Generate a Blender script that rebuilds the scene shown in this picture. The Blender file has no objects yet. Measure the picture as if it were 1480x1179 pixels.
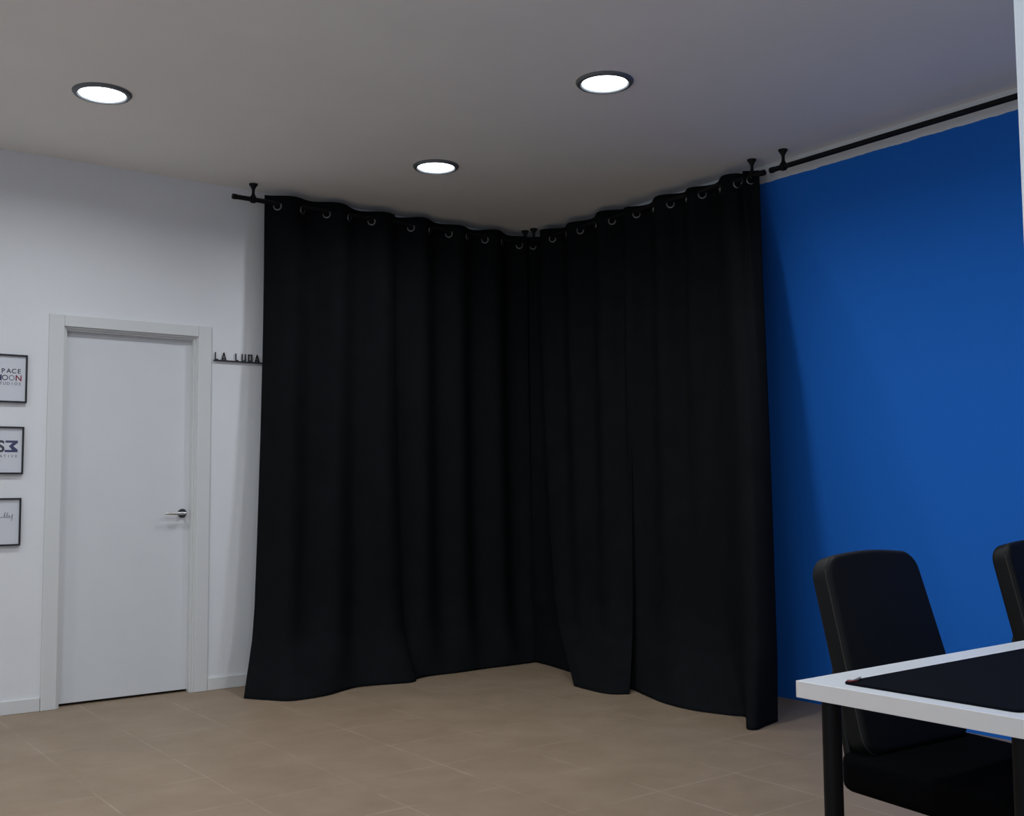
import bpy, bmesh, math, random
from mathutils import Vector, Matrix, Euler

sc = bpy.context.scene
C = sc.collection

# ------------------------------------------------------------------ camera
W, H = 1480, 1179
F_PX, PITCH, ROLL, YAW = 1558.98, 0.0736, -0.0074, 0.6445
CAM = Vector((-4.8229, -6.1801, 1.1655))
fw = Vector((math.sin(YAW) * math.cos(PITCH), math.cos(YAW) * math.cos(PITCH), math.sin(PITCH)))
rt = Vector((math.cos(YAW), -math.sin(YAW), 0))
up = rt.cross(fw)
rt2 = rt * math.cos(ROLL) + up * math.sin(ROLL)
up2 = -rt * math.sin(ROLL) + up * math.cos(ROLL)
cd = bpy.data.cameras.new('camera')
cam = bpy.data.objects.new('camera', cd)
C.objects.link(cam)
m = Matrix((rt2, up2, -fw)).transposed().to_4x4()
m.translation = CAM
cam.matrix_world = m
cd.sensor_fit = 'HORIZONTAL'
cd.sensor_width = 36
cd.lens = F_PX * 36 / W
cd.clip_start = 0.05
sc.camera = cam

# ------------------------------------------------------------------ world, exposure
wd = bpy.data.worlds.new('world')
sc.world = wd
wd.use_nodes = True
wd.node_tree.nodes['Background'].inputs[0].default_value = (0.78, 0.95, 1.18, 1)   # overcast daylight outside the side window
wd.node_tree.nodes['Background'].inputs[1].default_value = 1.55
sc.view_settings.view_transform = 'Standard'
sc.view_settings.look = 'None'
sc.view_settings.gamma = 1
sc.view_settings.use_curve_mapping = False
sc.view_settings.exposure = 0.11
LAMP_STRENGTH = 6.0        # glow of the diffuser itself
LAMP_WATT = 9.2            # beam of each downlight
LAMP_SPREAD = 160          # degrees
LAMP_COLOR = (0.88, 0.94, 1.0)
CEIL = 3.0
# every lamp of the ceiling grid: (x, y, strength factor)
LAMPS = [(-3.405, -1.157, 1.0), (-1.53, -1.092, 1.0), (-1.608, -2.621, 1.0),
         (-3.431, -2.687, 1.0), (-1.624, -4.185, 1.0), (-3.43, -4.25, 1.0),
         (-5.28, -1.17, 1.0), (-5.27, -2.72, 1.0), (-5.27, -4.30, 1.0),
         (-4.3, -7.2, 1.0), (-2.4, -7.1, 1.0)]

# ------------------------------------------------------------------ materials
def srgb(r, g, b):
    f = lambda c: (c / 255 / 12.92) if c / 255 <= 0.04045 else ((c / 255 + 0.055) / 1.055) ** 2.4
    return (f(r), f(g), f(b), 1)

def mat(name, col, rough=0.6, metal=0.0, spec=0.5, bump=0.0, bscale=200, var=0.0, vscale=6, sheen=0.0):
    mm = bpy.data.materials.new(name)
    mm.use_nodes = True
    nt = mm.node_tree
    b = nt.nodes['Principled BSDF']
    b.inputs['Base Color'].default_value = col
    b.inputs['Roughness'].default_value = rough
    b.inputs['Metallic'].default_value = metal
    b.inputs['Specular IOR Level'].default_value = spec
    if sheen:
        b.inputs['Sheen Weight'].default_value = sheen
    tc = nt.nodes.new('ShaderNodeTexCoord')
    if var:
        n = nt.nodes.new('ShaderNodeTexNoise')
        n.inputs['Scale'].default_value = vscale
        n.inputs['Detail'].default_value = 5
        nt.links.new(tc.outputs['Object'], n.inputs['Vector'])
        r = nt.nodes.new('ShaderNodeMapRange')
        r.inputs[1].default_value = 0.3
        r.inputs[2].default_value = 0.7
        r.inputs[3].default_value = 1 - var
        r.inputs[4].default_value = 1 + var
        nt.links.new(n.outputs['Fac'], r.inputs[0])
        mx = nt.nodes.new('ShaderNodeMix')
        mx.data_type = 'RGBA'
        mx.blend_type = 'MULTIPLY'
        mx.inputs[0].default_value = 1
        mx.inputs[6].default_value = col
        nt.links.new(r.outputs[0], mx.inputs[7])
        nt.links.new(mx.outputs[2], b.inputs['Base Color'])
    if bump:
        n = nt.nodes.new('ShaderNodeTexNoise')
        n.inputs['Scale'].default_value = bscale
        n.inputs['Detail'].default_value = 3
        nt.links.new(tc.outputs['Object'], n.inputs['Vector'])
        bp = nt.nodes.new('ShaderNodeBump')
        bp.inputs['Strength'].default_value = bump
        bp.inputs['Distance'].default_value = 0.002
        nt.links.new(n.outputs['Fac'], bp.inputs['Height'])
        nt.links.new(bp.outputs['Normal'], b.inputs['Normal'])
    return mm

M_WALL = mat('white_wall_paint', (0.80, 0.80, 0.81, 1), 0.75, bump=0.25, bscale=120, var=0.015, vscale=3)
M_CEIL = mat('white_ceiling_paint', (0.91, 0.885, 0.855, 1), 0.85, spec=0.2, var=0.02, vscale=2)
M_TRIM = mat('white_lacquer', (0.72, 0.72, 0.71, 1), 0.4)
M_DOOR = mat('white_door_lacquer', (0.72, 0.73, 0.74, 1), 0.45, var=0.01)
M_BLACKFAB = mat('black_blackout_fabric', (0.0064, 0.0072, 0.0084, 1), 0.9, spec=0.06, bump=0.3, bscale=700, var=0.15, vscale=9)
M_ROD = mat('black_rod_metal', (0.004, 0.004, 0.005, 1), 0.5, spec=0.2)
M_RING = mat('dark_nickel_ring', (0.28, 0.27, 0.26, 1), 0.33, 1.0)
M_STEEL = mat('brushed_steel', (0.62, 0.61, 0.60, 1), 0.35, 1.0)
M_ROSE = mat('dark_steel_rose', (0.10, 0.10, 0.10, 1), 0.35, 0.8)
M_DESK = mat('white_desk_laminate', (0.80, 0.82, 0.84, 1), 0.35, var=0.01)
M_EDGE = mat('white_desk_edging', (0.74, 0.68, 0.64, 1), 0.45)
M_LEG = mat('black_leg_paint', (0.0032, 0.0028, 0.0026, 1), 0.5, spec=0.15)
M_MAT = mat('black_mat_cloth', (0.0032, 0.0042, 0.0068, 1), 0.8, spec=0.05, bump=0.2, bscale=900)
M_LEATHER = mat('black_leatherette', (0.0052, 0.0054, 0.0058, 1), 0.5, spec=0.16, bump=0.35, bscale=260)
M_SEAT = mat('black_seat_shaded', (0.0022, 0.0022, 0.0026, 1), 0.9, spec=0.03, bump=0.3, bscale=600)  # chair black darkened further: shade under the desk put into the colour
M_STITCH = mat('brown_stitching', (0.022, 0.016, 0.012, 1), 0.7)
M_PLASTIC = mat('black_plastic', (0.004, 0.004, 0.004, 1), 0.5, spec=0.2)
M_FRAME = mat('black_picture_frame', (0.014, 0.014, 0.018, 1), 0.4)
M_PAPER = mat('white_print_paper', (0.70, 0.71, 0.75, 1), 0.25)
M_INK = mat('dark_ink', (0.06, 0.06, 0.085, 1), 0.6)
M_NAVY = mat('navy_ink', (0.055, 0.06, 0.14, 1), 0.6)
M_GREY = mat('grey_ink', (0.20, 0.21, 0.25, 1), 0.6)
M_RED = mat('maroon_ink', (0.24, 0.03, 0.05, 1), 0.6)
M_SIGN = mat('black_sign_metal', (0.012, 0.012, 0.013, 1), 0.5)
M_BEZEL = mat('grey_lamp_bezel', (0.16, 0.17, 0.18, 1), 0.5, 0.3)
M_DARKGAP = mat('dark_gap', (0.02, 0.02, 0.02, 1), 0.9)
M_TAG = mat('white_tag_cloth', (0.6, 0.6, 0.6, 1), 0.8)
M_TAGRED = mat('red_tag_cloth', (0.16, 0.02, 0.02, 1), 0.8)

M_GLASS = bpy.data.materials.new('window_glass')
M_GLASS.use_nodes = True
nt = M_GLASS.node_tree
nt.nodes.clear()
o_ = nt.nodes.new('ShaderNodeOutputMaterial')
tr = nt.nodes.new('ShaderNodeBsdfTransparent'); tr.inputs[0].default_value = (0.96, 0.98, 0.98, 1)
gl = nt.nodes.new('ShaderNodeBsdfGlossy'); gl.inputs['Roughness'].default_value = 0.02
mxs = nt.nodes.new('ShaderNodeMixShader'); mxs.inputs[0].default_value = 0.06
nt.links.new(tr.outputs[0], mxs.inputs[1]); nt.links.new(gl.outputs[0], mxs.inputs[2]); nt.links.new(mxs.outputs[0], o_.inputs[0])

M_LAMP = bpy.data.materials.new('lamp_diffuser')
M_LAMP.use_nodes = True
nt = M_LAMP.node_tree
nt.nodes.clear()
e = nt.nodes.new('ShaderNodeEmission')
o_ = nt.nodes.new('ShaderNodeOutputMaterial')
e.inputs[0].default_value = (*LAMP_COLOR, 1)
e.inputs[1].default_value = LAMP_STRENGTH
nt.links.new(e.outputs[0], o_.inputs[0])

# blue painted wall with a white strip left at the top
M_BLUE = bpy.data.materials.new('blue_wall_paint')
M_BLUE.use_nodes = True
nt = M_BLUE.node_tree
b = nt.nodes['Principled BSDF']
b.inputs['Roughness'].default_value = 0.75
b.inputs['Specular IOR Level'].default_value = 0.12
tc = nt.nodes.new('ShaderNodeTexCoord')
sx = nt.nodes.new('ShaderNodeSeparateXYZ')
nt.links.new(tc.outputs['Object'], sx.inputs[0])
nz = nt.nodes.new('ShaderNodeTexNoise')
nz.inputs['Scale'].default_value = 14
nt.links.new(tc.outputs['Object'], nz.inputs['Vector'])
ma = nt.nodes.new('ShaderNodeMath'); ma.operation = 'MULTIPLY_ADD'
ma.inputs[1].default_value = 0.012
nt.links.new(nz.outputs['Fac'], ma.inputs[0])
nt.links.new(sx.outputs['Z'], ma.inputs[2])
gt = nt.nodes.new('ShaderNodeMath'); gt.operation = 'GREATER_THAN'
gt.inputs[1].default_value = 2.904
nt.links.new(ma.outputs[0], gt.inputs[0])
mx = nt.nodes.new('ShaderNodeMix'); mx.data_type = 'RGBA'
mx.inputs[6].default_value = (0.014, 0.145, 0.58, 1)
mx.inputs[7].default_value = (0.70, 0.70, 0.70, 1)
nt.links.new(gt.outputs[0], mx.inputs[0])
nt.links.new(mx.outputs[2], b.inputs['Base Color'])
n2 = nt.nodes.new('ShaderNodeTexNoise'); n2.inputs['Scale'].default_value = 110
nt.links.new(tc.outputs['Object'], n2.inputs['Vector'])
bp = nt.nodes.new('ShaderNodeBump'); bp.inputs['Strength'].default_value = 0.25; bp.inputs['Distance'].default_value = 0.002
nt.links.new(n2.outputs['Fac'], bp.inputs['Height'])
nt.links.new(bp.outputs['Normal'], b.inputs['Normal'])

# beige floor tiles with pale, partly worn joints
M_FLOOR = bpy.data.materials.new('beige_floor_tile')
M_FLOOR.use_nodes = True
nt = M_FLOOR.node_tree
L = nt.links.new
b = nt.nodes['Principled BSDF']
b.inputs['Specular IOR Level'].default_value = 0.4
tc = nt.nodes.new('ShaderNodeTexCoord')
mp = nt.nodes.new('ShaderNodeMapping')
mp.inputs['Location'].default_value = (0.98, 2.70, 0)
L(tc.outputs['Object'], mp.inputs[0])
br = nt.nodes.new('ShaderNodeTexBrick')
br.offset = 0
br.inputs['Color1'].default_value = (0, 0, 0, 1)
br.inputs['Color2'].default_value = (0.35, 0.35, 0.35, 1)
br.inputs['Mortar'].default_value = (1, 1, 1, 1)
br.inputs['Scale'].default_value = 1
br.inputs['Mortar Size'].default_value = 0.005
br.inputs['Mortar Smooth'].default_value = 0.9
br.inputs['Brick Width'].default_value = 0.43
br.inputs['Row Height'].default_value = 0.43
L(mp.outputs[0], br.inputs['Vector'])
n1 = nt.nodes.new('ShaderNodeTexNoise'); n1.inputs['Scale'].default_value = 3.2; n1.inputs['Detail'].default_value = 8; n1.inputs['Roughness'].default_value = 0.65
L(tc.outputs['Object'], n1.inputs['Vector'])
cr = nt.nodes.new('ShaderNodeValToRGB')
cr.color_ramp.elements[0].position = 0.3; cr.color_ramp.elements[0].color = (0.25, 0.178, 0.116, 1)
cr.color_ramp.elements[1].position = 0.72; cr.color_ramp.elements[1].color = (0.31, 0.226, 0.154, 1)
L(n1.outputs['Fac'], cr.inputs[0])
n3 = nt.nodes.new('ShaderNodeTexNoise'); n3.inputs['Scale'].default_value = 4.5; n3.inputs['Detail'].default_value = 4
mp2 = nt.nodes.new('ShaderNodeMapping'); mp2.inputs['Location'].default_value = (7, 3, 1)
L(tc.outputs['Object'], mp2.inputs[0]); L(mp2.outputs[0], n3.inputs['Vector'])
r3 = nt.nodes.new('ShaderNodeMapRange')
r3.inputs[1].default_value = 0.40; r3.inputs[2].default_value = 0.66; r3.inputs[3].default_value = 0.05; r3.inputs[4].default_value = 0.95
L(n3.outputs['Fac'], r3.inputs[0])
mu = nt.nodes.new('ShaderNodeMath'); mu.operation = 'MULTIPLY'
L(br.outputs['Fac'], mu.inputs[0]); L(r3.outputs[0], mu.inputs[1])
mj = nt.nodes.new('ShaderNodeMix'); mj.data_type = 'RGBA'
L(mu.outputs[0], mj.inputs[0]); L(cr.outputs[0], mj.inputs[6])
mj.inputs[7].default_value = (0.42, 0.335, 0.25, 1)
L(mj.outputs[2], b.inputs['Base Color'])
n4 = nt.nodes.new('ShaderNodeTexNoise'); n4.inputs['Scale'].default_value = 5
L(tc.outputs['Object'], n4.inputs['Vector'])
r4 = nt.nodes.new('ShaderNodeMapRange'); r4.inputs[3].default_value = 0.42; r4.inputs[4].default_value = 0.62
L(n4.outputs['Fac'], r4.inputs[0]); L(r4.outputs[0], b.inputs['Roughness'])

# ------------------------------------------------------------------ helpers
def obj(name, bm, material, parent=None, smooth=False, loc=None):
    me = bpy.data.meshes.new(name)
    bmesh.ops.recalc_face_normals(bm, faces=bm.faces[:])
    bm.to_mesh(me)
    bm.free()
    for mt in (material if isinstance(material, (list, tuple)) else [material]):
        me.materials.append(mt)
    if smooth:
        for p in me.polygons:
            p.use_smooth = True
        try:
            me.set_sharp_from_angle(angle=math.radians(40))
        except Exception:
            pass
    o = bpy.data.objects.new(name, me)
    C.objects.link(o)
    if parent is not None:
        o.parent = parent
    if loc is not None:
        o.location = loc
    return o

def empty(name, loc=(0, 0, 0), rz=0.0):
    o = bpy.data.objects.new(name, None)
    o.empty_display_size = 0.1
    C.objects.link(o)
    o.location = loc
    o.rotation_euler = (0, 0, rz)
    return o

def tag(o, label, cat, group=None):
    o['label'] = label
    o['category'] = cat
    if group:
        o['group'] = group
    return o

def struct(o):
    o['kind'] = 'structure'
    return o

def box(bm, x0, x1, y0, y1, z0, z1, bev=0.0, seg=2):
    r = bmesh.ops.create_cube(bm, size=1)
    vs = r['verts']
    for v in vs:
        v.co = Vector(((x0 + x1) / 2 + v.co.x * (x1 - x0), (y0 + y1) / 2 + v.co.y * (y1 - y0), (z0 + z1) / 2 + v.co.z * (z1 - z0)))
    if bev:
        es = {e for v in vs for e in v.link_edges}
        bmesh.ops.bevel(bm, geom=list(es), offset=bev, segments=seg, profile=0.5, affect='EDGES')
    return bm

def newbox(*a, **k):
    return box(bmesh.new(), *a, **k)

def lathe(bm, prof, n=32, mtx=None, close=False):
    """prof: list of (r, z); revolve about z, then apply mtx."""
    rings = []
    for r, z in prof:
        if r < 1e-6:
            rings.append([bm.verts.new((0, 0, z))])
        else:
            rings.append([bm.verts.new((r * math.cos(2 * math.pi * i / n), r * math.sin(2 * math.pi * i / n), z)) for i in range(n)])
    pairs = list(zip(rings, rings[1:]))
    if close:
        pairs.append((rings[-1], rings[0]))
    for a, b_ in pairs:
        for i in range(n):
            j = (i + 1) % n
            if len(a) == 1 and len(b_) == 1:
                continue
            if len(a) == 1:
                bm.faces.new((a[0], b_[i], b_[j]))
            elif len(b_) == 1:
                bm.faces.new((a[i], b_[0], a[j]))
            else:
                bm.faces.new((a[i], b_[i], b_[j], a[j]))
    if mtx is not None:
        vs = [v for r in rings for v in r]
        bmesh.ops.transform(bm, matrix=mtx, verts=vs)
    return bm

def tube(bm, pts, r, n=12, cap=True):
    pts = [Vector(p) for p in pts]
    rings = []
    for i, p in enumerate(pts):
        t = (pts[min(i + 1, len(pts) - 1)] - pts[max(i - 1, 0)]).normalized()
        a = Vector((0, 0, 1)) if abs(t.z) < 0.9 else Vector((1, 0, 0))
        u = t.cross(a).normalized()
        w = t.cross(u)
        rr = r[i] if isinstance(r, (list, tuple)) else r
        rings.append([bm.verts.new(p + u * rr * math.cos(2 * math.pi * k / n) + w * rr * math.sin(2 * math.pi * k / n)) for k in range(n)])
    for a, b_ in zip(rings, rings[1:]):
        for k in range(n):
            j = (k + 1) % n
            bm.faces.new((a[k], a[j], b_[j], b_[k]))
    if cap:
        bm.faces.new(rings[0])
        bm.faces.new(rings[-1])
    return bm

def torus(bm, R, r, mtx, n=28, k=10):
    prof = [(R + r * math.cos(2 * math.pi * i / k), r * math.sin(2 * math.pi * i / k)) for i in range(k)]
    return lathe(bm, prof, n, mtx, close=True)

def interp(tab, x):
    if x <= tab[0][0]:
        return tab[0][1]
    for (a, b_), (c, d) in zip(tab, tab[1:]):
        if x <= c:
            t = (x - a) / (c - a)
            return b_ + (d - b_) * t
    return tab[-1][1]

def smooth_poly(pts, n):
    """n+1 points, evenly spaced by arc length on a Catmull-Rom curve through pts."""
    P = [Vector(p) for p in pts]
    Q = [P[0] * 2 - P[1]] + P + [P[-1] * 2 - P[-2]]
    dense = []
    for i in range(1, len(Q) - 2):
        for s in range(24):
            t = s / 24
            a, b_, c, d = Q[i - 1], Q[i], Q[i + 1], Q[i + 2]
            dense.append(0.5 * ((2 * b_) + (c - a) * t + (2 * a - 5 * b_ + 4 * c - d) * t * t + (3 * b_ - a - 3 * c + d) * t ** 3))
    dense.append(P[-1])
    ln = [0]
    for a, b_ in zip(dense, dense[1:]):
        ln.append(ln[-1] + (b_ - a).length)
    out, j = [], 0
    for i in range(n + 1):
        s = ln[-1] * i / n
        while j < len(ln) - 2 and ln[j + 1] < s:
            j += 1
        t = (s - ln[j]) / max(1e-9, ln[j + 1] - ln[j])
        out.append(dense[j].lerp(dense[j + 1], min(1, t)))
    return out

def add_text(name, s, size, material, parent, loc, rot, extrude=0.0004, align='CENTER', sx=1.0, bold=0.0):
    cu = bpy.data.curves.new(name, 'FONT')
    cu.body = s
    cu.size = size
    cu.extrude = extrude
    cu.offset = bold
    cu.align_x = align
    tmp = bpy.data.objects.new('tmp', cu)
    C.objects.link(tmp)
    bpy.context.view_layer.update()
    me = bpy.data.meshes.new_from_object(tmp.evaluated_get(bpy.context.evaluated_depsgraph_get()))
    bpy.data.objects.remove(tmp)
    bpy.data.curves.remove(cu)
    me.name = name
    me.materials.clear()
    me.materials.append(material)
    for v in me.vertices:
        v.co.x *= sx
    o = bpy.data.objects.new(name, me)
    C.objects.link(o)
    o.parent = parent
    o.location = loc
    o.rotation_euler = rot
    return o

# ------------------------------------------------------------------ the room
XL, YB, T = -6.6, -8.2, 0.12
DX0, DX1, DZ = -3.255, -2.50, 2.068          # door opening

struct(obj('floor', newbox(XL - T, T, YB - T, T, -0.1, 0), M_FLOOR))
struct(obj('ceiling', newbox(XL - T, T, YB - T, T, CEIL, CEIL + 0.1), M_CEIL))
bm = bmesh.new()
box(bm, XL - T, DX0, 0, T, 0, CEIL)
box(bm, DX1, 0, 0, T, 0, CEIL)
box(bm, DX0, DX1, 0, T, DZ, CEIL)
struct(obj('wall_left', bm, M_WALL))
struct(obj('door_light_block', newbox(DX0 - 0.1, DX1 + 0.1, T, T + 0.06, 0, DZ + 0.1), M_DARKGAP))  # unseen dark block added behind the door to stop daylight in its gap
struct(obj('wall_right', newbox(0, T, YB - T, T, 0, CEIL), M_BLUE))
struct(obj('wall_back', newbox(XL, 0, YB - T, YB, 0, CEIL), M_WALL))
WY0, WY1, WZ0, WZ1 = -7.6, -3.6, 0.25, 2.6          # shop window in the side wall, left of the camera
bm = bmesh.new()
box(bm, XL - T, XL, YB - T, WY0, 0, CEIL)
box(bm, XL - T, XL, WY1, 0, 0, CEIL)
box(bm, XL - T, XL, WY0, WY1, 0, WZ0)
box(bm, XL - T, XL, WY0, WY1, WZ1, CEIL)
struct(obj('wall_side', bm, M_WALL))
bm = bmesh.new()
xw0, xw1 = XL - 0.09, XL - 0.03
for ya, yb in ((WY0, WY0 + 0.05), (WY1 - 0.05, WY1), ((WY0 + WY1) / 2 - 0.03, (WY0 + WY1) / 2 + 0.03)):
    box(bm, xw0, xw1, ya, yb, WZ0, WZ1)
box(bm, xw0, xw1, WY0, WY1, WZ0, WZ0 + 0.05)
box(bm, xw0, xw1, WY0, WY1, WZ1 - 0.05, WZ1)
win = struct(obj('window_1', bm, M_TRIM))
obj('pane', newbox(XL - 0.063, XL - 0.057, WY0 + 0.05, WY1 - 0.05, WZ0 + 0.05, WZ1 - 0.05), M_GLASS, win)
pl_ = bpy.data.lights.new('window_portal', 'AREA')
pl_.shape = 'RECTANGLE'
pl_.size, pl_.size_y = WZ1 - WZ0, WY1 - WY0
pl_.cycles.is_portal = True
po = bpy.data.objects.new('window_portal', pl_)
C.objects.link(po)
po.location = (XL + 0.01, (WY0 + WY1) / 2, (WZ0 + WZ1) / 2)
po.rotation_euler = (0, -math.pi / 2, 0)
# square white column close to the camera, right edge of the view
struct(obj('wall_column', newbox(-3.597, -3.297, -5.845, -5.545, 0, CEIL, bev=0.004), M_WALL))
# skirting on the door wall
for i, (a, b_) in enumerate([(XL, -3.337), (-2.418, 0)]):
    struct(obj('baseboard_left' if i == 0 else 'baseboard_corner', newbox(a, b_, -0.011, 0, 0, 0.072, bev=0.003), M_TRIM))

# door: casing and stops are trim, the leaf carries its handle
bm = bmesh.new()
cy = -0.014
box(bm, DX0 - 0.08, DX0, cy, 0, 0, 2.132, bev=0.003)
box(bm, DX1, DX1 + 0.08, cy, 0, 0, 2.132, bev=0.003)
box(bm, DX0, DX1, cy, 0, DZ, 2.132, bev=0.003)
# jamb linings and door stops
box(bm, DX0, DX0 + 0.010, 0, T, 0, DZ)
box(bm, DX1 - 0.010, DX1, 0, T, 0, DZ)
box(bm, DX0 + 0.010, DX1 - 0.010, 0, T, DZ - 0.010, DZ)
box(bm, DX1 - 0.020, DX1 - 0.010, 0.014, 0.048, 0, DZ - 0.010)
box(bm, DX0 + 0.010, DX0 + 0.020, 0.014, 0.048, 0, DZ - 0.010)
box(bm, DX0 + 0.020, DX1 - 0.020, 0.014, 0.048, DZ - 0.020, DZ - 0.010)
struct(obj('trim_1', bm, M_TRIM))
dl = obj('door_1', newbox(DX0 + 0.012, DX1 - 0.012, 0.049, 0.089, 0.014, DZ - 0.013, bev=0.002), M_DOOR)
struct(dl)
dl['label'] = 'plain white flush door in the white wall left of the curtain'
bm = bmesh.new()
mt = Matrix.Translation((-2.563, 0.049, 1.03)) @ Matrix.Rotation(math.pi / 2, 4, 'X')
lathe(bm, [(0, 0.0), (0.026, 0.0), (0.026, 0.008), (0.0235, 0.0105), (0.012, 0.011), (0.0095, 0.02), (0.0095, 0.05), (0, 0.05)], 28, mt)
hd = obj('door_handle', bm, M_ROSE, dl, smooth=True)
bm = bmesh.new()
tube(bm, [(-2.557, 0.004, 1.03), (-2.59, 0.003, 1.03), (-2.63, 0.003, 1.030), (-2.668, 0.004, 1.031), (-2.676, 0.008, 1.031)], [0.0095, 0.0095, 0.0085, 0.008, 0.006], 14)
obj('lever', bm, M_STEEL, hd, smooth=True)

# ------------------------------------------------------------------ ceiling downlights
lamp_labels = [
    'round downlight in ceiling above and left of white door',
    'smallest and lowest in view of the three lit round downlights, above the curtain corner',
    'round lit downlight in ceiling, nearest the top edge right of the middle',
    'round downlight out of view above the top left of the photo',
    'round downlight over the desk, out of view above the top right',
    'round downlight out of view over the floor beside the desk',
    'round downlight out of view left of the framed prints, nearest the door wall',
    'round downlight out of view along the left wall, second from the door wall',
    'round downlight out of view along the left wall, third from the door wall',
    'round downlight out of view behind the camera, nearest the left wall',
    'round downlight out of view behind the camera and the white column']
def ring_mesh():
    bm = bmesh.new()
    return lathe(bm, [(0.104, 0.0), (0.104, -0.010), (0.110, -0.014), (0.124, -0.012), (0.131, -0.004), (0.131, 0.0)], 56, close=True)
for i, (x, y, k) in enumerate(LAMPS):
    if i == 0:
        root = empty('ceiling_downlight', (x, y, CEIL))
        a = obj('bezel', ring_mesh(), M_BEZEL, root, smooth=True)
        bm = bmesh.new()
        lathe(bm, [(0, -0.004), (0.105, -0.004), (0.105, -0.001), (0, -0.001)], 56)
        d = obj('diffuser', bm, M_LAMP, root)
        kids0 = [a, d]
    else:
        root = empty('ceiling_downlight', (x, y, CEIL))
        for c in kids0:
            q = c.copy()
            C.objects.link(q)
            q.parent = root
    ld = bpy.data.lights.new('lamp_beam', 'AREA')
    ld.shape = 'DISK'
    ld.size = 0.19
    ld.energy = LAMP_WATT * k
    ld.color = LAMP_COLOR
    ld.spread = math.radians(LAMP_SPREAD)
    lo = bpy.data.objects.new('lamp_beam', ld)
    C.objects.link(lo)
    lo.parent = root
    lo.location = (0, 0, -0.0055)
    tag(root, lamp_labels[i], 'ceiling light', 'recessed ceiling downlights')

# ------------------------------------------------------------------ curtain rods
RODZ, RR = 2.905, 0.0142
def bracket_bm():
    bm = bmesh.new()
    h = CEIL - RODZ
    lathe(bm, [(0, h), (0.026, h), (0.026, h - 0.006), (0.017, h - 0.018), (0.0095, h - 0.034), (0.0085, 0.042), (0.010, 0.030), (0.017, 0.018), (0.019, 0.010)], 24)
    return bm
def clasp(axis):
    bm = bracket_bm()
    rot = Matrix.Rotation(math.pi / 2, 4, 'Y' if axis == 'x' else 'X')
    lathe(bm, [(0.0143, -0.013), (0.0205, -0.013), (0.022, -0.010), (0.022, 0.010), (0.0205, 0.013), (0.0143, 0.013)], 24, rot, close=True)
    return bm
def rod(label, p0, p1, axis, brackets):
    root = empty('curtain_rod', p0)
    d = Vector(p1) - Vector(p0)
    bm = bmesh.new()
    tube(bm, [(0, 0, 0), d], RR, 20)
    obj('tube', bm, M_ROD, root, smooth=True)
    dn = d.normalized()
    for q, s in ((Vector((0, 0, 0)), -1), (d, 1)):
        bm = bmesh.new()
        tube(bm, [q - dn * s * 0.02, q + dn * s * 0.004], RR + 0.0022, 20)
        obj('end_cap', bm, M_ROD, root, smooth=True)
    for t in brackets:
        bx = Vector((t, 0, 0)) if axis == 'x' else Vector((0, t, 0))
        obj('bracket', clasp(axis), M_ROD, root, smooth=True, loc=bx)
    return tag(root, label, 'curtain rod', 'black ceiling mounted curtain rods')
rod('black curtain rod carrying the curtains beside the white door', (-2.353, -0.15, RODZ), (-0.10, -0.15, RODZ), 'x', [0.126, 2.19])
rod('black curtain rod carrying the right hand curtains along the blue wall', (-0.15, -0.175, RODZ), (-0.15, -2.315, RODZ), 'y', [-0.06, -2.055])
rod('bare black curtain rod above the open part of blue wall', (-0.15, -2.365, RODZ), (-0.15, -5.10, RODZ), 'y', [-0.085, -2.62])

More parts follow.
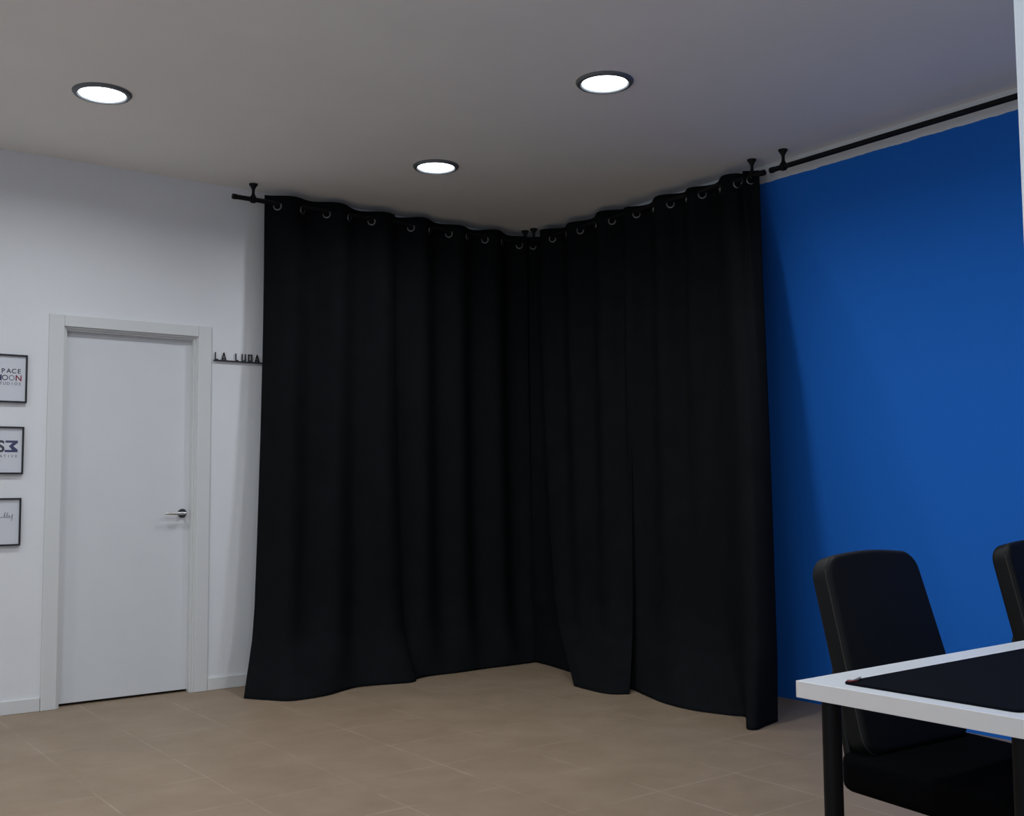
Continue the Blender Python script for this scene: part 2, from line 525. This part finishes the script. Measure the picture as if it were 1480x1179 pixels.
# ------------------------------------------------------------------ curtains
W_SIDE = [(0.0, 1.0), (0.02, 0.96), (0.175, 0.68), (0.30, 0.48), (0.47, 0.36), (0.80, 0.265), (1.44, 0.12), (2.1, 0.02), (2.5, 0.0), (3.0, 0.0)]
W_END = [(0.0, 1.0), (0.33, 1.04), (0.80, 0.95), (1.38, 0.82), (1.97, 0.60), (2.45, 0.30), (2.70, 0.08), (2.80, 0.0), (3.0, 0.0)]
def curtain(label, axis, s0, s1, crossings, bottom, seed, amp=0.035, end_blend=None, top=2.957, off=0.0, widest=None):
    """axis 'x': hangs on the rod at y=-.15; axis 'y': on the rod at x=-.15.  s runs along the rod.
    crossings: s of the front-facing eyelets (one per full wave)."""
    rnd = random.Random(seed)
    nu, nz = 150, 64
    root = empty('curtain', (s0, -0.15, 0) if axis == 'x' else (-0.15, s0, 0))
    org = root.location.copy()
    sgn = 1 if s1 > s0 else -1
    cr = sorted(crossings, key=lambda q: q * sgn)
    tab = [(c * sgn, 2 * math.pi * i) for i, c in enumerate(cr)]
    dl_ = (tab[-1][0] - tab[0][0]) / (len(tab) - 1)
    for k in (1, 2, 3):
        tab.insert(0, (cr[0] * sgn - dl_ * k, -2 * math.pi * k))
        tab.append((cr[-1] * sgn + dl_ * k, 2 * math.pi * (len(cr) - 1 + k)))
    phase = lambda s: interp(tab, s * sgn)
    room = Vector((0, -1, 0)) if axis == 'x' else Vector((-1, 0, 0))
    # room-ward offset grows while walking along the rod towards the corner on the left curtain,
    # and away from the corner on the right one
    osg = 1 if axis == 'x' else -1
    def rodpt(s):
        return Vector((s, -0.15, 0)) if axis == 'x' else Vector((-0.15, s, 0))
    def off_top(s):
        return osg * amp * math.sin(phase(s)) + off
    bot = smooth_poly([(p[0], p[1], 0) for p in bottom], nu)
    ph = [rnd.uniform(0, 6.28) for _ in range(4)]
    verts = []
    bm = bmesh.new()
    zs = []
    for j in range(nz + 1):
        t = j / nz
        zs.append(0.004 + (top - 0.004) * (t ** 1.25))
    for j, z in enumerate(zs):
        row = []
        for i in range(nu + 1):
            u = i / nu
            s = s0 + (s1 - s0) * u
            w = interp(W_SIDE, z)
            if end_blend is not None:
                e_ = max(0.0, min(1.0, (u - end_blend) / max(1e-6, 1 - end_blend)))
                e_ = e_ * e_ * (3 - 2 * e_)
                w = w * (1 - e_) + interp(W_END, z) * e_
            p = rodpt(s) + room * off_top(s)
            q = bot[i]
            v = p.lerp(q, w)
            fade = 1 - 0.3 * w
            mid = math.sin(math.pi * min(1, z / 2.9)) ** 0.8
            v = v + room * (0.010 * mid * math.sin(phase(s) * 0.5 + ph[0]) + 0.014 * (w * (1 - w) * 4) * math.sin(phase(s) + ph[1] * 0.1))
            zz = z
            if z > 2.6:
                zz = z + (z - 2.6) / 0.35 * 0.006 * math.sin(phase(s) * 0.5 + ph[2])
            row.append(bm.verts.new((v.x - org.x, v.y - org.y, zz)))
        verts.append(row)
    for a, b_ in zip(verts, verts[1:]):
        for i in range(nu):
            bm.faces.new((a[i], a[i + 1], b_[i + 1], b_[i]))
    fab = obj('fabric', bm, M_BLACKFAB, root, smooth=True)
    md = fab.modifiers.new('thickness', 'SOLIDIFY')
    md.thickness = 0.0022
    md.offset = 0
    # eyelets on both slopes of every wave
    ss = []
    lo, hi = min(s0, s1) + 0.02, max(s0, s1) - 0.02
    for (a, pa), (c, pc) in zip(tab, tab[1:]):
        ss += [a * sgn, (a + c) / 2 * sgn]
    for s in ss:
        if not lo < s < hi:
            continue
        d = 0.002
        tg = (rodpt(s + d) + room * off_top(s + d)) - (rodpt(s - d) + room * off_top(s - d))
        nrm = tg.cross(Vector((0, 0, 1))).normalized()
        zax = nrm
        xax = tg.normalized()
        yax = zax.cross(xax)
        R3 = Matrix((xax, yax, zax)).transposed().to_4x4()
        R3.translation = rodpt(s) + room * off_top(s) + Vector((0, 0, 2.888)) - org
        bm = bmesh.new()
        torus(bm, 0.0225, 0.0048, R3)
        obj('eyelet', bm, M_RING, root, smooth=True)
    return tag(root, label, 'curtain', 'black floor length eyelet curtains')

curtain('black eyelet curtain hanging nearest the white door', 'x', -2.140, -1.235,
        [-2.070, -1.738, -1.416], [(-2.352, -0.38), (-2.26, -0.52), (-2.172, -0.615), (-1.969, -0.605), (-1.80, -0.525), (-1.672, -0.48), (-1.50, -0.515), (-1.379, -0.55), (-1.318, -0.535)], 1, 0.035, top=2.960)
curtain('black eyelet curtain right of the door-side one, reaching into the corner', 'x', -1.245, -0.165,
        [-1.119, -0.817, -0.516, -0.215], [(-1.33, -0.515), (-1.24, -0.455), (-1.137, -0.432), (-0.95, -0.44), (-0.739, -0.429), (-0.50, -0.435), (-0.311, -0.425), (-0.27, -0.39)], 2, 0.035)
curtain('narrow black curtain bunched in the deepest corner behind the flared one', 'y', -0.09, -0.43,
        [-0.187, -0.42], [(-0.275, -0.37), (-0.315, -0.44), (-0.335, -0.60), (-0.375, -0.80), (-0.42, -0.98), (-0.46, -1.12)], 3, 0.03, top=2.95, off=-0.03)
curtain('black curtain just right of the corner, its hem flared onto the tiles', 'y', -0.345, -1.225,
        [-0.446, -0.742, -1.060], [(-0.682, -1.257), (-0.695, -1.38), (-0.70, -1.50), (-0.68, -1.586), (-0.60, -1.64)], 4, 0.035)
curtain('black end curtain in front of blue wall, rightmost of all', 'y', -1.15, -2.25,
        [-1.281, -1.581, -1.844, -2.116, -2.212], [(-0.46, -1.42), (-0.50, -1.57), (-0.55, -1.70), (-0.633, -1.948), (-0.65, -2.167), (-0.60, -2.36), (-0.565, -2.45), (-0.66, -2.55), (-0.763, -2.635), (-0.74, -2.675), (-0.63, -2.645), (-0.515, -2.617)], 5, 0.035, end_blend=0.55, top=2.945, off=-0.008)

# ------------------------------------------------------------------ word sign on the wall
sg = empty('word_sign', (-2.405, 0, 1.936))
bm = newbox(0, 0.312, -0.018, 0, -0.004, 0.003, bev=0.001)
obj('shelf_bar', bm, M_SIGN, sg)
def strokes(segs, wd_, x0):
    bm = bmesh.new()
    for (a, b_), (c, d) in segs:
        p, q = Vector((x0 + a, 0, b_)), Vector((x0 + c, 0, d))
        t = (q - p).normalized()
        n = Vector((-t.z, 0, t.x)) * wd_ / 2
        p -= t * wd_ * 0.3; q += t * wd_ * 0.3
        vs = [bm.verts.new(v + Vector((0, yy, 0))) for yy in (-0.012, -0.006) for v in (p + n, p - n, q - n, q + n)]
        for f in ((0, 1, 2, 3), (7, 6, 5, 4), (0, 4, 5, 1), (1, 5, 6, 2), (2, 6, 7, 3), (3, 7, 4, 0)):
            bm.faces.new([vs[k] for k in f])
    return bm
h_ = 0.047
Ls = [((0, 0.003), (0, h_)), ((0, 0.006), (0.016, 0.006))]
As = [((0, 0.003), (0.012, h_)), ((0.012, h_), (0.024, 0.003)), ((0.005, 0.012), (0.019, 0.012))]
Us = [((0, 0.006), (0, h_)), ((0, 0.006), (0.020, 0.006)), ((0.020, 0.006), (0.020, h_))]
Ns = [((0, 0.003), (0, h_)), ((0, h_ - 0.003), (0.020, h_ - 0.003)), ((0.020, 0.003), (0.020, h_)), ((0.010, 0.003), (0.010, 0.012))]
for segs, x0 in ((Ls, 0.010), (As, 0.051), (Ls, 0.138), (Us, 0.178), (Ns, 0.219), (As, 0.262)):
    obj('letter', strokes(segs, 0.0058, x0), M_SIGN, sg)
tag(sg, 'small black metal wall sign reading LA LUNA, between door and curtain', 'sign')

# ------------------------------------------------------------------ framed prints left of the door
FX1, FW = -3.441, 0.213
ROT = (math.pi / 2, 0, 0)
def framed(label, zb, zt, xr):
    root = empty('framed_print', (xr - FW / 2, 0, zb))
    hw, hh, t = FW / 2, zt - zb, 0.0085
    bm = bmesh.new()
    box(bm, -hw, hw, -0.02, 0, 0, t, bev=0.001)
    box(bm, -hw, hw, -0.02, 0, hh - t, hh, bev=0.001)
    box(bm, -hw, -hw + t, -0.02, 0, t, hh - t, bev=0.001)
    box(bm, hw - t, hw, -0.02, 0, t, hh - t, bev=0.001)
    obj('frame', bm, M_FRAME, root)
    obj('print', newbox(-hw + t, hw - t, -0.009, -0.002, t, hh - t), M_PAPER, root)
    return tag(root, label, 'framed print', 'framed prints beside the door')
Y = -0.0095
f1 = framed('black framed white print with studio lettering, topmost of three beside the door', 1.636, 1.893, FX1)
cx = 0.003
def line(parent, s, z, size, material, xs, bold=0.0, sxx=1.0):
    for ch, x in zip(s, xs):
        mm_ = material[ch] if isinstance(material, dict) else material
        add_text('letter', ch, size, mm_, parent, (x, Y, z), ROT, bold=bold, sx=sxx)
line(f1, 'SPACE', 0.157, 0.034, M_INK, [-0.045 + cx, -0.0165 + cx, 0.0115 + cx, 0.0375 + cx, 0.063 + cx], 0.0006)
line(f1, 'M', 0.117, 0.044, M_NAVY, [-0.037 + cx], 0.0008)
for x, col in ((-0.006, M_INK), (0.027, M_GREY)):
    bm = bmesh.new()
    torus(bm, 0.0125, 0.003, Matrix.Translation((x + cx, Y + 0.001, 0.132)) @ Matrix.Rotation(math.pi / 2, 4, 'X') @ Matrix.Diagonal((1, 1, 0.35, 1)), 32, 8)
    obj('letter', bm, col, f1, smooth=True)
line(f1, 'N', 0.117, 0.044, M_RED, [0.061 + cx], 0.0008)
line(f1, 'STUDIOS', 0.094, 0.021, M_GREY, [-0.045 + cx + 0.0187 * i for i in range(7)], 0.0004)

f2 = framed('black framed white print with a blocky dark monogram, middle of three beside the door', 1.256, 1.508, FX1 - 0.009)
line(f2, 'S', 0.118, 0.085, M_INK, [-0.006], 0.0022)
bm = bmesh.new()
pl = [(0.025, 0.178), (0.086, 0.178), (0.086, 0.166), (0.064, 0.148), (0.086, 0.130), (0.086, 0.116), (0.022, 0.116), (0.022, 0.128), (0.058, 0.128), (0.042, 0.148), (0.060, 0.166), (0.025, 0.166)]
fr = [bm.verts.new((x - 0.008, Y, z)) for x, z in pl]
bk = [bm.verts.new((x - 0.008, Y + 0.0006, z)) for x, z in pl]
bm.faces.new(fr); bm.faces.new(bk[::-1])
for i in range(len(pl)):
    j = (i + 1) % len(pl)
    bm.faces.new((fr[i], fr[j], bk[j], bk[i]))
obj('monogram', bm, M_NAVY, f2)
line(f2, 'CREATIVE', 0.088, 0.021, M_GREY, [-0.060 + 0.0187 * i for i in range(8)], 0.0002)

f3 = framed('black framed white print with grey handwriting, lowest of three beside the door', 0.879, 1.130, FX1 - 0.014)
bm = bmesh.new()
scr = [(-0.070, 0.150), (-0.055, 0.172), (-0.050, 0.146), (-0.035, 0.156), (-0.025, 0.145), (-0.01, 0.150), (0.004, 0.146), (0.016, 0.152), (0.022, 0.150), (0.030, 0.178), (0.027, 0.152), (0.034, 0.150), (0.043, 0.176), (0.039, 0.152), (0.045, 0.148), (0.050, 0.162), (0.052, 0.148), (0.060, 0.150), (0.066, 0.166), (0.064, 0.140), (0.058, 0.132)]
pts = smooth_poly([(x, z, 0) for x, z in scr], 120)
tube(bm, [(p.x, Y, p.y) for p in pts], 0.0015, 6)
obj('handwriting', bm, M_GREY, f3)

# ------------------------------------------------------------------ desk
DSX0, DSX1, DSY0, DSY1, DTOP, DTH = -2.889, -0.89, -5.233, -4.633, 0.74, 0.036
dk = empty('desk', (DSX0, DSY1, 0))
wx, wy = DSX1 - DSX0, DSY0 - DSY1
top = obj('desktop', newbox(0, wx, wy, 0, DTOP - DTH, DTOP, bev=0.0012), [M_DESK, M_EDGE], dk)
for pf in top.data.polygons:                    # edge banding round the sides
    if abs(pf.normal.z) < 0.5:
        pf.material_index = 1
for lx, ly in ((0.049, -0.055), (0.049, wy + 0.118), (wx - 0.05, -0.055), (wx - 0.05, wy + 0.085)):
    bm = bmesh.new()
    lathe(bm, [(0, 0.0), (0.014, 0.0), (0.0165, 0.004), (0.0165, 0.018), (0.0205, 0.019), (0.0205, DTOP - DTH - 0.004), (0.030, DTOP - DTH - 0.003), (0.030, DTOP - DTH), (0, DTOP - DTH)], 28)
    obj('leg', bm, M_LEG, dk, smooth=True, loc=(lx, ly, 0))
tag(dk, 'white topped desk with round black legs at the right edge', 'desk')

# desk mat with rounded corners, one corner slightly lifted
def rrect(x0, x1, y0, y1, r, n=8):
    pts = []
    for cx_, cy_, a0 in ((x1 - r, y1 - r, 0), (x0 + r, y1 - r, 90), (x0 + r, y0 + r, 180), (x1 - r, y0 + r, 270)):
        for k in range(n + 1):
            a = math.radians(a0 + 90 * k / n)
            pts.append((cx_ + r * math.cos(a), cy_ + r * math.sin(a)))
    return pts
bm = bmesh.new()
ring = [bm.verts.new((x, y, 0.0006)) for x, y in rrect(0, 0.90, -0.392, 0, 0.016)]
f = bm.faces.new(ring)
g = bmesh.ops.extrude_face_region(bm, geom=[f])
bmesh.ops.translate(bm, vec=(0, 0, 0.0034), verts=[v for v in g['geom'] if isinstance(v, bmesh.types.BMVert)])
dm = empty('desk_mat', (-2.846, -4.722, DTOP))
obj('mat_sheet', bm, M_MAT, dm)
bm = bmesh.new()
pts = rrect(0.003, 0.897, -0.389, -0.003, 0.014)
tube(bm, [(x, y, 0.0040) for x, y in pts + pts[:1]], 0.0012, 6, cap=False)
obj('stitched_edge', bm, M_MAT, dm)
bm = bmesh.new()
box(bm, 0.022, 0.052, -0.012, 0.004, 0.0045, 0.0095, bev=0.001)
bmesh.ops.rotate(bm, cent=(0.03, -0.004, 0.005), matrix=Matrix.Rotation(math.radians(-8), 3, 'Y'), verts=bm.verts[:])
t1 = obj('care_tag', bm, M_TAG, dm)
t1['label'] = 'small white cloth tag at the mat corner'
bm = newbox(0.008, 0.036, -0.016, -0.004, 0.0045, 0.0068, bev=0.0006)
t2 = obj('tag_stitching', bm, M_TAGRED, dm)
t2['label'] = 'dark red stitching at the mat corner'
tag(dm, 'black cloth desk mat lying on the white desk', 'desk mat')

# ------------------------------------------------------------------ office chairs
def pad(outline, y0, y1, bev, seg=4, bulge=0.0):
    """outline in (x, z), solid between y0 (front) and y1 (back), rounded edges."""
    bm = bmesh.new()
    vs = [bm.verts.new((x, y0, z)) for x, z in outline]
    f = bm.faces.new(vs)
    g = bmesh.ops.extrude_face_region(bm, geom=[f])
    bmesh.ops.translate(bm, vec=(0, y1 - y0, 0), verts=[v for v in g['geom'] if isinstance(v, bmesh.types.BMVert)])
    bmesh.ops.recalc_face_normals(bm, faces=bm.faces[:])
    es = [e_ for e_ in bm.edges if abs(e_.verts[0].co.y - e_.verts[1].co.y) < 1e-6]
    bmesh.ops.bevel(bm, geom=es, offset=bev, segments=seg, profile=0.5, affect='EDGES')
    return bm
def outline_back(wb, wt, zb, zt, rb, rt_, crown=0.008, n=8):
    pts = []
    for k in range(n + 1):
        a = math.radians(0 + 90 * k / n)
        pts.append((wt - rt_ + rt_ * math.cos(a), zt - rt_ + rt_ * math.sin(a)))
    for k in range(1, 6):
        t = k / 6
        pts.append(((wt - rt_) * (1 - 2 * t), zt + crown * math.sin(math.pi * t)))
    for k in range(n + 1):
        a = math.radians(90 + 90 * k / n)
        pts.append((-wt + rt_ + rt_ * math.cos(a), zt - rt_ + rt_ * math.sin(a)))
    for k in range(n + 1):
        a = math.radians(180 + 90 * k / n)
        pts.append((-wb + rb + rb * math.cos(a), zb + rb + rb * math.sin(a)))
    for k in range(n + 1):
        a = math.radians(270 + 90 * k / n)
        pts.append((wb - rb + rb * math.cos(a), zb + rb + rb * math.sin(a)))
    return pts
LEAN = math.radians(16.5)
def lean(bm, piv=(0, 0.17, 0.47)):
    bmesh.ops.rotate(bm, cent=piv, matrix=Matrix.Rotation(-LEAN, 3, 'X'), verts=bm.verts[:])
    return bm
def make_chair():
    root = empty('office_chair', (0, 0, 0))
    # backrest pad
    ol = outline_back(0.222, 0.200, 0.47, 1.000, 0.05, 0.062)
    bk_ = obj('backrest', lean(pad(ol, 0.17, 0.238, 0.016)), M_LEATHER, root, smooth=True)
    bm = bmesh.new()
    ring_ = [(x * 0.985, 0.182, 0.47 + (z - 0.47) * 0.985 + 0.004) for x, z in outline_back(0.2255, 0.2035, 0.467, 1.002, 0.05, 0.062)]
    tube(bm, ring_ + ring_[:1], 0.0022, 6, cap=False)
    obj('piping', lean(bm), M_STITCH, bk_)
    # hard shell behind the pad, lower part only
    ol = outline_back(0.225, 0.200, 0.43, 0.72, 0.05, 0.05)
    obj('back_shell', lean(pad(ol, 0.232, 0.256, 0.008)), M_PLASTIC, root, smooth=True)
    # seat
    pts = rrect(-0.258, 0.245, -0.29, 0.262, 0.06)
    bm = bmesh.new()
    vs = [bm.verts.new((x, y, 0.378)) for x, y in pts]
    f = bm.faces.new(vs)
    g = bmesh.ops.extrude_face_region(bm, geom=[f])
    bmesh.ops.translate(bm, vec=(0, 0, 0.094), verts=[v for v in g['geom'] if isinstance(v, bmesh.types.BMVert)])
    es = [e_ for e_ in bm.edges if abs(e_.verts[0].co.z - e_.verts[1].co.z) < 1e-6]
    bmesh.ops.bevel(bm, geom=es, offset=0.022, segments=4, profile=0.5, affect='EDGES')
    for v in bm.verts:                       # waterfall front edge
        if v.co.y < -0.12:
            v.co.z -= 0.03 * ((-0.12 - v.co.y) / 0.17) ** 2
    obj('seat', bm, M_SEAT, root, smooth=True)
    bm = newbox(-0.17, 0.17, -0.20, 0.17, 0.362, 0.382, bev=0.008)
    obj('seat_pan', bm, M_PLASTIC, root)
    # bracket joining seat and back
    bm = bmesh.new()
    box(bm, -0.03, 0.03, 0.10, 0.31, 0.355, 0.372, bev=0.004)
    box(bm, -0.03, 0.03, 0.292, 0.31, 0.36, 0.66, bev=0.004)
    obj('back_bracket', bm, M_PLASTIC, root)
    # gas lift and star base
    bm = bmesh.new()
    lathe(bm, [(0, 0.06), (0.028, 0.06), (0.028, 0.24), (0.015, 0.245), (0.015, 0.372), (0, 0.372)], 24)
    obj('gas_lift', bm, M_PLASTIC, root, smooth=True)
    bm = bmesh.new()
    lathe(bm, [(0, 0.075), (0.045, 0.075), (0.045, 0.125), (0.033, 0.14), (0, 0.14)], 24)
    for k in range(5):
        a = math.radians(90 + 72 * k)
        d = Vector((math.cos(a), math.sin(a), 0))
        tube(bm, [d * 0.03 + Vector((0, 0, 0.108)), d * 0.15 + Vector((0, 0, 0.098)), d * 0.275 + Vector((0, 0, 0.078))], [0.024, 0.02, 0.014], 10)
    bs = obj('star_base', bm, M_PLASTIC, root, smooth=True)
    for k in range(5):
        a = math.radians(90 + 72 * k)
        d = Vector((math.cos(a), math.sin(a), 0))
        bm = bmesh.new()
        for s in (-1, 1):
            mt_ = Matrix.Translation((0, s * 0.013, 0.027)) @ Matrix.Rotation(math.pi / 2, 4, 'X')
            lathe(bm, [(0, -0.008), (0.022, -0.008), (0.027, -0.004), (0.027, 0.004), (0.022, 0.008), (0, 0.008)], 20, mt_)
        tube(bm, [(0, 0, 0.025), (0, 0, 0.07)], 0.006, 8)
        c = obj('caster', bm, M_PLASTIC, bs, smooth=True, loc=d * 0.27)
        c.rotation_euler = (0, 0, a + 0.6)
    return root
ch = make_chair()
def copy_tree(o, parent=None):
    c = o.copy()
    C.objects.link(c)
    c.parent = parent
    for k in [q for q in bpy.data.objects if q.parent == o]:
        copy_tree(k, c)
    return c
ch2 = copy_tree(ch)
ch.location = (-2.193, -4.66, 0)
ch.rotation_euler = (0, 0, math.radians(-3))
tag(ch, 'black padded office chair pushed under the desk, nearer the curtains', 'office chair', 'office chairs at the desk')
ch2.location = (-1.255, -4.655, 0)
ch2.rotation_euler = (0, 0, math.radians(-3))
tag(ch2, 'black padded office chair cut off by the right edge of the photo', 'office chair', 'office chairs at the desk')
